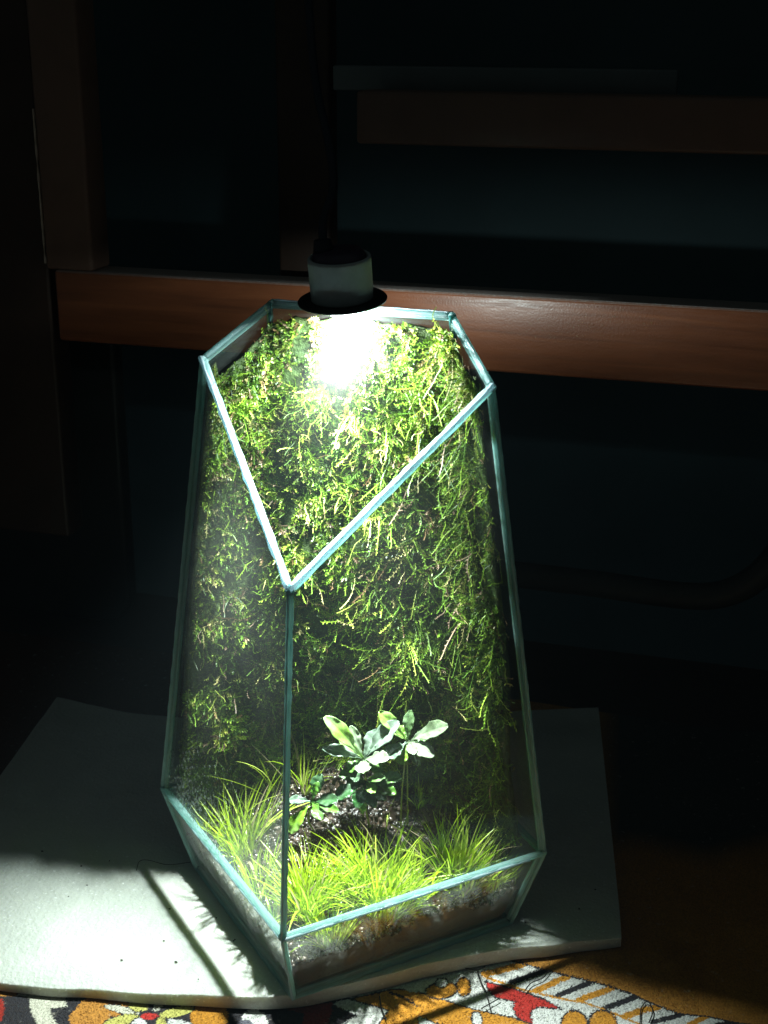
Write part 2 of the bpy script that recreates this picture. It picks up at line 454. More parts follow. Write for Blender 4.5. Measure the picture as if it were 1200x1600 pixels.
# ---- condensation on the inside of the tall left pane and bottom right
def drops(keys, pxlist, label):
    n = nrm_in(keys); p0 = P[keys[0]] + n*(-.03)
    V, F = [], []
    up = np.array([0, 0, 1.]); up = up-n*(up@n); up /= np.linalg.norm(up); sd = np.cross(n, up)
    for (x, y, a, b, rot) in pxlist:
        c = on_plane(x, y, p0, n); k0 = len(V); c_, s_ = math.cos(rot), math.sin(rot)
        V.append(c-n*.35*min(a, b))
        for rr, hh in ((.6, .28), (1., 0.)):
            for q in range(8):
                an = q*math.pi/4; u, v = math.cos(an)*a*rr*random.uniform(.85, 1.1), math.sin(an)*b*rr*random.uniform(.85, 1.1)
                V.append(c+sd*(u*c_-v*s_)+up*(u*s_+v*c_)-n*hh*min(a, b))
        for q in range(8):
            q2 = (q+1) % 8; F += [(k0, k0+1+q, k0+1+q2, k0+1+q2), (k0+1+q, k0+9+q, k0+9+q2, k0+1+q2)]
    F = [tuple(dict.fromkeys(f)) for f in F]
    o = mk('condensation', V, F, M_drop, terr, smooth=True); o['kind'] = 'stuff'; o['label'] = label
lst = []
for _ in range(1500):
    x = 262+abs(random.gauss(0, 55)); y = random.gauss(1262, 45)+(x-262)*.55
    if y > 1228+(x-250)*1.22 or x > 425 or y < 1120: continue
    s = random.uniform(.022, .07); lst.append((x, y, s, s*random.uniform(.8, 1.8), random.uniform(-.6, .6)))
for x, y, a, b in ((286, 1252, .10, .26), (302, 1276, .11, .34), (324, 1300, .09, .34), (340, 1318, .07, .2), (362, 1312, .05, .16), (365, 1362, .06, .07), (293, 1267, .07, .12), (345, 1333, .06, .1)):
    lst.append((x, y, a, b, .35))
drops(('F', 'V', 'L', 'BL'), lst, 'beads of condensation low on the left pane')

def ring_in(z, m): return [p for p in (corner(k, z)[:2] for k in ('F', 'BR', 'KR', 'KL', 'BL'))]
def inside_at(q, m):
    r = ring_in(max(0, q[2]), 0)
    for i in range(5):
        a, b = r[i], r[(i+1) % 5]; e = b-a; e = e/np.linalg.norm(e)
        if e[0]*(q[1]-a[1])-e[1]*(q[0]-a[0]) < m: return False
    return True
def pull_in(q, m):
    r = ring_in(max(0, q[2]), 0); q = q.copy()
    for _ in range(2):
        for i in range(5):
            a, b = r[i], r[(i+1) % 5]; e = b-a; e = e/np.linalg.norm(e); dd = e[0]*(q[1]-a[1])-e[1]*(q[0]-a[0])
            if dd < m: q[:2] += np.array([-e[1], e[0]])*(m-dd)
    return q

# ================================================================ MOSS WALL
def inset_poly(z, d):
    """plan polyline inside the three rear panes at height z, offset inwards by d"""
    a, b, c, e = (corner(k, z)[:2] for k in ('BL', 'KL', 'KR', 'BR'))
    def off(p, q):
        t = (q-p)/np.linalg.norm(q-p); n = np.array([t[1], -t[0]]); return t, n
    hi = min(1, max(0, (z-8)/5))
    t1, n1 = off(a, b); t2, n2 = off(b, c); t3, n3 = off(c, e)
    def isect(p, t, q, s):
        A = np.array([t, -s]).T; k = np.linalg.solve(A, q-p); return p+t*k[0]
    B = isect(a+n1*d, t1, b+n2*d, t2); Cc = isect(b+n2*d, t2, c+n3*d, t3)
    return [a+n1*d+t1*(.55-.3*hi), B, Cc, e+n3*d-t3*(1.7-1.0*hi)]
def poly_at(z, d, u):
    q = inset_poly(z, d); L = [np.linalg.norm(q[i+1]-q[i]) for i in range(3)]; s = u*sum(L)
    for i in range(3):
        if s <= L[i] or i == 2:
            p = q[i]+(q[i+1]-q[i])*min(1, s/L[i]); break
        s -= L[i]
    return p
def wall_pt(u, v, d, rough=True):
    """u 0..1 round the wall left to right, v 0..1 bottom to top"""
    z = 12.
    for _ in range(5):
        p = poly_at(z, d, u)
        mg = .12 + 1.0*max(0, (.30-u)/.3)**.7*(u > .02) + .55*max(0, (u-.72)/.28)
        if rough: mg += .28*noise.noise(Vector((u*22, 3, 1)))
        zt = min(H-.35, topcut(p[1])-mg); z = .5+(zt-.5)*v
        z = max(z, .4)
    return np.array([*poly_at(z, d, u), z])
NU, NV = 110, 130
grid = np.zeros((NV+1, NU+1, 3)); gridb = np.zeros_like(grid)
us = np.linspace(0, 1, NU+1)
for i in range(NV+1):
    v = i/NV
    for j in range(NU+1):
        u = us[j]
        edge = min(1, min(u, 1-u)/.12)*min(1, (1-v)/.03+.25)
        a = np.array([u*9, v*14, 0])
        bump = .5+1.15*nz(a, .5, 3.1)+.55*nz(a, 1.4, 9.)+.28*nz(a, 4., 2.)
        corner_fill = .9*math.exp(-((u-.27)/.10)**2)+.9*math.exp(-((u-.73)/.10)**2)
        d = .75-.25*min(1, max(0, (v-.5)/.3))+edge*((max(-.15, bump)*.95+corner_fill)*(1-.95*min(1, max(0, (v-.5)/.3)))+.7*max(0, .35-v))
        grid[i, j] = wall_pt(u, v, d); gridb[i, j] = wall_pt(u, v, .42)
# smooth plan corners a little
for _ in range(4): grid[:, 1:-1] = (grid[:, :-2]+2*grid[:, 1:-1]+grid[:, 2:])/4
nv_, nu_ = NV+1, NU+1
V = np.vstack([grid.reshape(-1, 3), gridb.reshape(-1, 3)]); off = nv_*nu_
F = []
for i in range(NV):
    for j in range(NU):
        a = i*nu_+j; F.append((a, a+1, a+nu_+1, a+nu_)); F.append((off+a, off+a+nu_, off+a+nu_+1, off+a+1))
for j in range(NU):
    F.append((j, off+j, off+j+1, j+1)); a = NV*nu_+j; F.append((a, a+1, off+a+1, off+a))
for i in range(NV):
    a = i*nu_; F.append((a, a+nu_, off+a+nu_, off+a)); b = i*nu_+NU; F.append((b, off+b, off+b+nu_, b+nu_))
moss = tag(empty('moss_wall', (0, 2, .5)), 'wall of tangled green moss lining the inside back of the glass terrarium', 'moss')
mk('peat_backing', V, F, M_back, moss, smooth=True)

def gridpt(u, v):
    x, y = u*NU, v*NV; j, i = min(int(x), NU-1), min(int(y), NV-1); fx, fy = x-j, y-i
    return (grid[i, j]*(1-fx)+grid[i, j+1]*fx)*(1-fy)+(grid[i+1, j]*(1-fx)+grid[i+1, j+1]*fx)*fy
LENS = on_z(535, 468, 29.03)-np.array([0, 0, .9])
def strands(count, kind):
    VV, FF, CC = [], [], []; nvt = 0; made = 0; tries = 0
    PAL = [((.035, .07, .010), 3), ((.08, .165, .018), 5), ((.15, .27, .025), 6), ((.25, .38, .04), 5), ((.38, .46, .08), 2.6), ((.46, .41, .18), 1.4), ((.46, .31, .23), .8), ((.20, .12, .06), 1.0)]
    cols = np.array([c for c, _ in PAL]); wts = np.array([x for _, x in PAL]); wts = wts/wts.sum()
    clus = [(random.random(), random.random()**.9, random.uniform(.012, .035), rng.choice(len(cols), p=wts), random.gauss(0, 1), random.gauss(-.2, .8), random.uniform(.6, 1.35)) for _ in range(420)]
    while made < count and tries < count*8:
        tries += 1
        u, v = random.random(), random.random()**.9; cl = None
        if random.random() < .72:
            cl = random.choice(clus); u = cl[0]+random.gauss(0, cl[2]); v = cl[1]+random.gauss(0, cl[2]*.7)
            if not (0 < u < 1 and 0 < v < 1): continue
        if kind == 'hang' and not (.5 < u < .995): continue
        if kind == 'fine' and random.random() < .3*(v > .8): continue
        dn = nz((u*14, v*22, 0), 1., 5.)+.5*nz((u*40, v*60, 0), 1., 7.)
        if dn+.22*max(0, .55-v) < -.05+random.uniform(-.16, .10)+(.12 if kind != 'fine' else 0): continue
        p = gridpt(u, v)
        e = .01; tu = gridpt(min(1, u+e), v)-gridpt(max(0, u-e), v); tv = gridpt(u, min(1, v+e))-gridpt(u, max(0, v-e))
        n = np.cross(tv, tu); n /= (np.linalg.norm(n)+1e-9)
        if n[1] > .25 and n@np.array([-p[0], -3-p[1], 0]) < 0: n = -n
        if n@np.array([-p[0], -4-p[1], 0.]) < 0: n = -n
        tu /= np.linalg.norm(tu)+1e-9; up = np.array([0, 0, 1.])
        if kind == 'hang': Ls, lw, seg = random.uniform(1., 2.6), random.uniform(.035, .06), 9
        elif kind == 'frond': Ls, lw, seg = random.uniform(.25, .95), random.uniform(.03, .08), 6
        elif kind == 'tangle': Ls, lw, seg = random.uniform(.5, 1.7), random.uniform(.02, .042), 12
        else: Ls, lw, seg = random.uniform(.2, .6), random.uniform(.025, .055), 4
        d = n*random.uniform(.25, .9)*(1+.5*max(0, .6-v))+tu*random.gauss(0, .8)+up*(random.gauss(-.1, .7) if kind != 'hang' else random.gauss(-.7, .4))
        if kind == 'tangle': d = n*random.uniform(.15, .5)+tu*random.gauss(0, 1)+up*random.gauss(0, .8)
        if cl: d = d/np.linalg.norm(d)+tu*cl[4]*.55+up*cl[5]*.55
        d /= np.linalg.norm(d); g = -.9*random.random() if kind != 'hang' else -.6
        nl_ = np.linalg.norm(p-LENS)
        if nl_ < 1.7: continue
        if nl_ < 4: Ls *= .45
        st = Ls/seg; q = p.copy(); pts = [q.copy()]
        wob = np.array([random.gauss(0, .35) for _ in range(3)])*(3.2 if kind == 'tangle' else 1.6)
        if kind == 'tangle': g *= .3
        for s in range(seg):
            d = d+up*g*st+wob*st*1.3+np.array([random.gauss(0, 1), random.gauss(0, 1), random.gauss(0, 1)])*(.26 if kind != 'hang' else .12); d /= np.linalg.norm(d); q = q+d*st
            if not inside_at(q, .45): q = pull_in(q, .45)
            pts.append(q.copy())
        pts = np.array(pts)
        base = cols[cl[3] if cl and random.random() < .6 else rng.choice(len(cols), p=wts)]*(cl[6] if cl else .7)*random.uniform(.7, 1.2)*(.55+.9*min(1, max(0, .45+1.1*nz((u*9, v*12, 0), 1., 21.))))*(.55 if kind == 'fine' else 1)
        side = np.cross(d, n); side /= np.linalg.norm(side)+1e-9
        sw = random.uniform(.010, .022) if kind == 'tangle' else .02 if kind != 'hang' else .018
        rib = np.empty((2*(seg+1), 3)); rib[0::2] = pts-side*sw; rib[1::2] = pts+side*sw*.9+n*.006
        F = []
        for s in range(seg):
            a = nvt+2*s; F += [(a, a+1, a+3), (a, a+3, a+2)]
        V = [rib]; C = [np.tile(base*.8, (len(rib), 1))]; k = nvt+len(rib)
        nl = seg*2 if kind != 'hang' else seg*2+2
        for s in range(nl):
            x = (s+.7)/nl; f = x*seg; i0 = min(int(f), seg-1); c = pts[i0]+(pts[i0+1]-pts[i0])*(f-i0)
            dd = pts[i0+1]-pts[i0]; dd /= np.linalg.norm(dd)+1e-9
            sgn = 1 if s % 2 else -1
            if random.random() < (.6 if kind == 'tangle' else .15): continue
            ld = dd*random.uniform(.35, .9)+side*sgn*random.uniform(.6, 1.1)+n*random.uniform(-.2, .6); ld /= np.linalg.norm(ld)
            ll = lw*random.uniform(2., 3.8)*(1.15-.5*x); wv = np.cross(ld, n+side*random.uniform(-.4, .4)); wv /= np.linalg.norm(wv)+1e-9
            b = np.array([c, c+ld*ll*.5+wv*lw*.5, c+ld*ll, c+ld*ll*.5-wv*lw*.5+n*.01])
            V.append(b); C.append(np.tile(base*random.uniform(.8, 1.35), (4, 1))); F += [(k, k+1, k+2), (k, k+2, k+3)]; k += 4
        VV += V; CC += C; FF += F; nvt = k; made += 1
    return np.vstack(VV), np.array(FF, np.int32), np.clip(np.vstack(CC)*np.array((1.42, 1.42, 1.3)), 0, .9)
for kind, cnt, lb in (('fine', 14000, 'low mat of fine dark moss'), ('frond', 11000, 'leafy bright green moss fronds'), ('tangle', 9500, 'stringy tangled moss strands'), ('hang', 1500, 'thin hanging moss strands')):
    V, F, C = strands(cnt, kind)
    o = mk('moss_fronds', V, F, M_moss, moss, col=C); o['kind'] = 'stuff'; o['label'] = lb

# ================================================================ SOIL
def soil_h(x, y):
    b = 2.0+.32*max(0, y+8)+.45*nz((x, y, 0), .35, 4.)+.22*nz((x, y, 0), 1.1, 8.)+.10*nz((x, y, 0), 3., 1.)
    b += 1.9*math.exp(-((x+.8)**2+(y-.2)**2)/9)                        # mound under the broad leaved plants
    e = 1e9
    for p, q in _fr:
        t = (q-p)/np.linalg.norm(q-p); e = min(e, t[0]*(y-p[1])-t[1]*(x-p[0]))
    cap = 2.05+.45*nz((x, y, 0), .5, 40.)+.30*nz((x, y, 0), 1.7, 44.)+.14*nz((x, y, 0), 5., 48.)+.75*max(0, e-.5)
    return min(b, cap)
_fr = [(corner('F', 2.5)[:2], corner('BR', 2.5)[:2]), (corner('BL', 2.5)[:2], corner('F', 2.5)[:2])]
def soil_ring(z, ins):
    pts = [corner(k, z)[:2] for k in ('F', 'BR', 'KR', 'KL', 'BL')]; c = np.mean(pts, axis=0)
    return [p+(c-p)/np.linalg.norm(c-p)*ins for p in pts]
def ring_pt(ring, u):
    s = (u*5) % 5; i = int(s); a, b = ring[i], ring[(i+1) % 5]; return a+(b-a)*(s-i)
NA, NR = 260, 44
V, F, MI = [], [], []
botr = soil_ring(.35, .55)
def edge_top(u):
    p = ring_pt(soil_ring(2.2, .5), u); z = soil_h(*p)+.34*nz((u*46, 0, 0), 1., 2.)+.16*nz((u*150, 0, 0), 1., 5.)+(.25 if nz((u*30, 0, 0), 1., 77.) > .18 else 0)
    return max(.9, z)
for a in range(NA):
    u = a/NA; V.append([*ring_pt(botr, u), .35])
for lev in range(1, 6):
    for a in range(NA):
        u = a/NA; z = .35+(edge_top(u)-.35)*lev/5; zz = min(z, 4.2)
        V.append([*ring_pt(soil_ring(zz, .50), u), z])
cen = np.array([0, -2.2])
for r in range(1, NR+1):
    f = 1-r/NR
    for a in range(NA):
        u = a/NA; e = V[5*NA+a]; p = cen+(np.array(e[:2])-cen)*f
        z = soil_h(*p)+.12*nz((p[0], p[1], 0), 6., 3.); k = min(1, r/3); V.append([p[0], p[1], e[2]*(1-k)+z*k])
for lev in range(5+NR):
    for a in range(NA):
        b = (a+1) % NA; F.append((lev*NA+a, lev*NA+b, (lev+1)*NA+b, (lev+1)*NA+a)); MI.append(1 if lev < 5 else 0)
F.append(tuple(range(NA))[::-1]); MI.append(1)
soil = mk('soil_bed', V, F, [M_soil, M_soilface], smooth=True)
for p, i in zip(soil.data.polygons, MI): p.material_index = i
tag(soil, 'dark wet soil bed filling the bottom of the glass terrarium', 'soil', kind='stuff')
def on_soil(px, py):
    o, d = ray(px, py); t = 50.
    for _ in range(900):
        q = o+d*t
        if q[2] < soil_h(q[0], q[1]): return q
        t += .03
    return q
# gravel grains, wet and glinting
ico = np.array([(0, 0, 1), (.89, 0, .45), (.28, .85, .45), (-.72, .53, .45), (-.72, -.53, .45), (.28, -.85, .45), (.72, .53, -.45), (-.28, .85, -.45), (-.89, 0, -.45), (-.28, -.85, -.45), (.72, -.53, -.45), (0, 0, -1)])
icf = [(0,1,2),(0,2,3),(0,3,4),(0,4,5),(0,5,1),(1,6,2),(2,7,3),(3,8,4),(4,9,5),(5,10,1),(6,7,2),(7,8,3),(8,9,4),(9,10,5),(10,6,1),(11,7,6),(11,8,7),(11,9,8),(11,10,9),(11,6,10)]
VV, FF, CC = [], [], []
def inside(x, y, m):
    ring = soil_ring(2.5, m)
    for i in range(5):
        a, b = ring[i], ring[(i+1) % 5]
        if (b[0]-a[0])*(y-a[1])-(b[1]-a[1])*(x-a[0]) < 0: return False
    return True
k = 0
while k < 7000:
    x, y = random.uniform(-9, 9), random.uniform(-9, 4)
    if k >= 5200:                 # pale crumbs pressed up against the two front panes
        u_ = random.choice((random.uniform(0, .2), random.uniform(.8, 1))); q_ = ring_pt(soil_ring(2.2, .5), u_); f_ = 1-random.random()**2*.16; x, y = q_[0]*f_, (q_[1]+2.2)*f_-2.2
    elif not inside(x, y, .8): continue
    r = random.choice((.05, .06, .08, .1, .13))*random.uniform(.7, 1.3)
    z = soil_h(x, y)+r*.35
    q = ico*np.array([random.uniform(.7, 1.3), random.uniform(.7, 1.3), random.uniform(.6, 1.)])*r*(1+.25*rng.standard_normal((12, 1)).clip(-1, 1))
    an = random.uniform(0, 6.28); c, s = math.cos(an), math.sin(an)
    q = np.stack([q[:, 0]*c-q[:, 1]*s, q[:, 0]*s+q[:, 1]*c, q[:, 2]], 1)
    FF += [(a+12*k, b+12*k, e+12*k) for a, b, e in icf]; VV.append(q+[x, y, z])
    t = random.random()+(.25 if k >= 5200 else 0); col = (.035, .028, .022) if t < .72 else (.10, .075, .06) if t < .95 else (.30, .25, .22)
    CC.append(np.tile(np.array(col)*random.uniform(.7, 1.3), (12, 1))); k += 1
o = mk('gravel', np.vstack(VV), np.array(FF, np.int32), M_grain, col=np.vstack(CC))
tag(o, 'wet dark grains of gravel strewn over the terrarium soil', 'gravel', kind='stuff')

# ================================================================ GRASS TUFTS
GREEN = np.array([(.42, .62, .02), (.56, .76, .05), (.32, .54, .02), (.66, .80, .14), (.50, .70, .03)])
def tuft(px, py, n, hgt, spread, label, lean=(0, 0), thin=1., tall=None):
    b0 = on_soil(px, py); VV, FF, CC = [], [], []; k = 0
    for _ in range(n):
        rr = spread*math.sqrt(random.random())*.55; an = random.uniform(0, 6.283)
        x, y = b0[0]+math.cos(an)*rr, b0[1]+math.sin(an)*rr
        if not inside(x, y, .75): x, y = b0[0]*.95, b0[1]*.95
        L = hgt*random.uniform(.5, 1.12); out = rr/spread*.75+random.uniform(.0, .30)
        d = np.array([math.cos(an)*out+lean[0]+random.gauss(0, .12), math.sin(an)*out+lean[1]+random.gauss(0, .12), 1.]); d /= np.linalg.norm(d)
        p = np.array([x, y, soil_h(x, y)-.1]); seg = 6; pts = [p]; bend = np.array([d[0], d[1], 0])*random.uniform(-.05, .45)+np.array([random.gauss(0, .2), random.gauss(0, .2), -.08 if random.random() < .85 else -.6])
        for s in range(seg):
            d = d+bend*L/seg*.9; d /= np.linalg.norm(d); q = pts[-1]+d*L/seg
            # blades bend along the glass instead of passing through it
            if not inside_at(q, .45): q = pull_in(q, .45)
            pts.append(q)
        pts = np.array(pts); sd = np.array([-math.sin(an+random.gauss(0, .6)), math.cos(an+random.gauss(0, .6)), 0])
        w = random.uniform(.026, .058)*thin; ws = w*np.array([.9, 1, 1, .9, .72, .45, .08])
        nrm = np.cross(sd, d)*.4
        V = np.empty((21, 3)); V[0::3] = pts-sd*ws[:, None]; V[1::3] = pts+nrm*ws[:, None]; V[2::3] = pts+sd*ws[:, None]
        for s in range(seg):
            a = k+3*s; FF += [(a, a+1, a+4, a+3), (a+1, a+2, a+5, a+4)]
        col = GREEN[random.randrange(5)]*random.uniform(.75, 1.15)
        if random.random() < .09: col = np.array((.55, .45, .28))
        c = np.tile(col, (21, 1)); c[:6] = c[:6]*.7+np.array((.4, .42, .2))*.15
        VV.append(V); CC.append(c); k += 21
    o = mk('grass_tuft', np.vstack(VV), np.array(FF, np.int32), M_grass, col=np.clip(np.vstack(CC), 0, .95), origin=b0)
    tag(o, label, 'grass tuft', 'grass tufts growing in the terrarium soil'); return o
TUFTS = [(385, 1335, 80, 4.2, 1.3, 'tall feathery grass tuft behind the misted left pane', (-.1, .1), .9),
         (360, 1300, 26, 2.4, 1.0, 'low grass tuft nearest the far end of the left pane', (-.2, 0), .85),
         (405, 1400, 70, 2.7, 1.2, 'short grass tuft pressed against the middle of the left pane', (-.1, .0), .85),
         (430, 1445, 50, 2.0, .8, 'grass tuft behind the foot of the front vertical glass edge', (-.05, 0), .9),
         (480, 1425, 190, 3.2, 1.3, 'dense grass tuft just right of the front vertical glass edge', (0, .15), 1.),
         (515, 1470, 130, 2.0, 1.1, 'low grass tuft crossing the belt edge at front left of the right pane', (0, -.1), .95),
         (592, 1415, 250, 3.8, 1.4, 'largest grass tuft, in the middle of the right front pane', (.02, .1), 1.15),
         (640, 1405, 50, 3.1, .9, 'loose grass tuft leaning right out of the largest tuft', (.35, .1), 1.2),
         (712, 1385, 170, 3.7, 1.2, 'grass tuft near the right end of the front pane', (.1, .1), 1.15),
         (765, 1380, 70, 2.0, 1.0, 'small grass tuft nearest the right end of the belt edge', (.2, 0), .95),
         (545, 1400, 80, 2.4, 1.0, 'short grass tuft filling in left of the largest tuft', (0, .1), .9),
         (475, 1235, 22, 3.4, .6, 'sparse tall grass stems left of the small dark leaved plant', (.1, .2), .9),
         (428, 1235, 12, 4.0, .5, 'few long grass stems rising behind the front vertical edge', (-.15, .1), .8),
         (655, 1262, 16, 1.6, .4, 'tiny grass tuft alone on the gravel below the broad leaves', (.05, 0), 1.1)]
for t in TUFTS: tuft(t[0], t[1], int(t[2]*1.25), t[3]*1.0, t[4]*.85, *t[5:])

# ================================================================ BROAD LEAVED PLANTS
def leaf(parent, c0, tip, wid, col, up, curl=.25, name='leaf'):
    a, b = np.asarray(c0), np.asarray(tip); ax = b-a; L = np.linalg.norm(ax); ax /= L
    side = np.cross(ax, up); side /= np.linalg.norm(side); nn = np.cross(side, ax)
    NL, NW = 34, 14; V, F, C = [], [], []
    ph = random.uniform(0, 6)
    for i in range(NL+1):
        t = i/NL; w = wid*(math.sin(math.pi*min(1, t**1.7*.955+.015))**.7)*(.45+.55*min(1, t*1.6)); w = max(w, .045)
        for j in range(NW+1):
            s = j/NW*2-1
            hgt = curl*L*math.sin(math.pi*t*.8)*.45-.25*L*t*t*curl*2
            hgt += abs(s)*w*.30+.035*math.sin(t*16+s*3+ph)*abs(s)+.02*math.sin(t*31+ph*2)*abs(s)
            V.append(a+ax*L*t+side*s*w*(1+.05*math.sin(t*25+ph))+nn*hgt)
            vein = max(0, math.cos((t*7-abs(s)*1.3)*6.283))**6
            cc = np.array(col)*(1.25 if abs(s) < .14 else .82+.35*vein)*(1-.25*nz((t*4, s*3, ph), 1.))
            C.append(cc)
    for i in range(NL):
        for j in range(NW): q = i*(NW+1)+j; F.append((q, q+1, q+NW+2, q+NW+1))
    o = mk(name, V, F, M_leaf, parent, col=np.clip(C, 0, .9), smooth=True)
    m = o.modifiers.new('thickness', 'SOLIDIFY'); m.thickness = .012*S
    return o
PALE = (.25, .34, .18); LIME = (.24, .46, .03); DARK = (.035, .13, .03); GREY = (.19, .29, .20); MID = (.12, .30, .03)
def plant(cx, cy, ydepth, leaves, label, stems):
    c = on_y(cx, cy, ydepth)
    base = np.array([c[0], c[1]+.3, 0]); base[2] = soil_h(base[0], base[1])-.1
    o = tag(empty('broadleaf_plant', base), label, 'plant', 'broad leaved plants in the terrarium')
    for (tx, ty, dy, wd, col, lb) in leaves:
        tip = on_y(tx, ty, ydepth+dy)
        lf = leaf(o, c+np.array([0, 0, -.02]), tip, wd*1.3, col, np.array([0, -.55, .85]), random.uniform(.05, .25))
        if lb: lf['label'] = lb
    for s in range(stems):
        e = base+np.array([random.uniform(-.5, .5), random.uniform(-.3, .3), 0]); e[2] = soil_h(e[0], e[1])-.1
        V, F = tube(smooth_path([e, (e+c)/2+np.array([random.uniform(-.3, .3), -.2, 0]), c+np.array([0, 0, -.02])], 9), np.linspace(.05, .035, 9), 6)
        mk('stem', V, F, M_leaf, o, col=np.tile((.28, .30, .08), (len(V), 1)), smooth=True)
    return o
plant(568, 1186, -.9, [(509, 1120, -.6, .30, LIME, 'bright green upper left leaf'), (505, 1169, -.9, .24, GREY, 'silvery left leaf'), (568, 1208, -1.2, .30, PALE, 'pale front leaf'),
                        (548, 1134, .3, .20, PALE, None), (622, 1128, .2, .36, GREY, 'wide silvery grey leaf'), (606, 1186, -.9, .30, PALE, None), (592, 1140, .5, .30, GREY, None), (530, 1150, .1, .24, LIME, None), (540, 1205, -.6, .22, MID, None), (598, 1206, -.5, .22, MID, None)],
      'left broad leaved plant with pale silvery rosette above the gravel', 2)
plant(637, 1158, -.4, [(592, 1112, -.2, .26, LIME, 'green upper left leaf'), (641, 1110, .3, .20, MID, None), (699, 1134, -.5, .34, PALE, 'large glossy right leaf'),
                        (676, 1181, -1., .30, PALE, 'pale lower right leaf'), (603, 1184, -1., .30, GREY, None), (648, 1178, -1.1, .20, PALE, None), (618, 1135, .4, .24, LIME, None), (668, 1150, .3, .24, MID, None), (625, 1195, -.6, .22, LIME, None), (655, 1196, -.2, .18, DARK, None)],
      'right broad leaved plant with round glossy leaf pointing right', 2)
plant(488, 1252, -2.0, [(452, 1302, -.9, .26, LIME, 'lime leaf pointing down at the glass edge'), (450, 1250, -.4, .17, GREY, None), (502, 1210, .3, .26, DARK, None), (527, 1250, -.4, .26, DARK, None),
                        (502, 1280, -1., .22, MID, None), (528, 1268, -.9, .18, MID, None), (497, 1222, .1, .16, MID, None)],
      'small low broad leaved plant with dark leaves beside the front glass edge', 1)
plant(572, 1222, -1.4, [(523, 1246, -.7, .28, DARK, None), (557, 1262, -1., .26, DARK, None), (618, 1240, -.5, .24, MID, None), (600, 1214, -.7, .20, MID, None), (602, 1250, -.8, .22, DARK, None),
                        (548, 1210, -.1, .22, DARK, None), (565, 1272, -.7, .15, MID, None), (628, 1214, .1, .24, MID, None), (530, 1206, .4, .24, MID, None), (585, 1262, -.9, .22, DARK, None), (540, 1232, -.2, .28, MID, None), (612, 1228, .2, .26, DARK, None), (586, 1238, -.9, .2, LIME, None)],
      'dark green glossy leaved plant tucked below the two pale rosettes', 2)

# ================================================================ SPOT LAMP ON THE TOP EDGE
LC = np.array(on_z(535, 468, 29.03))
lamp = tag(empty('spot_lamp', LC), 'small black cylindrical spot lamp with wide collar, lit, over the top edge of the terrarium', 'lamp')
TILT = math.radians(8)
axu = np.array([-.03, -math.sin(TILT), math.cos(TILT)]); axu /= np.linalg.norm(axu)
ax1 = np.cross(axu, [0, 1, 0]); ax1 /= np.linalg.norm(ax1); ax2 = np.cross(axu, ax1)
def lathe(prof, n=64):
    V = []; F = []
    for r, h in prof:
        for k in range(n):
            a = 2*math.pi*k/n; V.append(LC+(ax1*math.cos(a)+ax2*math.sin(a))*r*.81+axu*h*.86)
    for i in range(len(prof)-1):
        for k in range(n): F.append((i*n+k, i*n+(k+1) % n, (i+1)*n+(k+1) % n, (i+1)*n+k))
    F += [tuple(range(n))[::-1], tuple((len(prof)-1)*n+k for k in range(n))]
    return V, F
o = mk('lamp_body', *lathe([(1.50, .06), (1.60, .10), (1.62, .6), (1.62, 2.0), (1.60, 2.12), (1.52, 2.16), (1.44, 2.12), (1.42, 1.95)]), M_lampbody, lamp, smooth=True)
mk('lamp_cap', *lathe([(1.40, 1.90), (1.36, 2.22), (1.20, 2.42), (.8, 2.5), (.4, 2.52)]), M_cap, lamp, smooth=True)
mk('collar', *lathe([(1.2, -.10), (2.20, -.10), (2.30, -.06), (2.32, 0), (2.28, .05), (1.4, .07)]), M_collar, lamp, smooth=True)
mk('lens_ring', *lathe([(.84, -.42), (.96, -.40), (1.02, -.09), (.9, -.09)]), plain('blue_violet_lens_ring', (.10, .07, .42), .3, .5, 200, .1), lamp, smooth=True)
mk('lens', *lathe([(.1, -.86), (.42, -.83), (.66, -.74), (.80, -.58), (.82, -.40)]), M_lens, lamp, smooth=True)
cp = [LC+axu*2.0+np.array([-.62, -.1, 0])]
for px, py, y in ((505, 345, .9), (521, 290, 1.8), (512, 215, 3.), (497, 150, 4.), (488, 80, 5.), (478, -60, 6.5)): cp.append(on_y(px, py, y))
V, F = tube(smooth_path(cp, 60), .18, 12)
mk('lamp_cable', V, F, M_cable, lamp, smooth=True)
V, F = tube([LC+axu*1.85+np.array([-.62, -.1, 0]), LC+axu*2.5+np.array([-.63, -.08, 0])], [.46, .36], 16)
mk('cable_gland', V, F, M_cable, lamp, smooth=True)
ld = bpy.data.lights.new('lamp_light', 'AREA'); ld.shape = 'DISK'; ld.size = 1.1*S; ld.energy = LAMP_WIDE; ld.color = (.90, .96, 1.0)
lo = bpy.data.objects.new('lamp_light', ld); sc.collection.objects.link(lo); lo.parent = lamp
lo.location = Vector(-axu*.92*S); lo.rotation_euler = Vector(axu+np.array([-.10, -.06, 0])).to_track_quat('Z', 'Y').to_euler()

sd_ = bpy.data.lights.new('lamp_beam', 'SPOT'); sd_.energy = LAMP_BEAM; sd_.color = (.97, .985, 1.0); sd_.spot_size = math.radians(77); sd_.spot_blend = 1.
sd_.shadow_soft_size = .65*S
so = bpy.data.objects.new('lamp_beam', sd_); sc.collection.objects.link(so); so.parent = lamp
so.location = Vector(-axu*1.35*S); so.rotation_euler = Vector((0.02, .44, 1)).to_track_quat('Z', 'Y').to_euler()

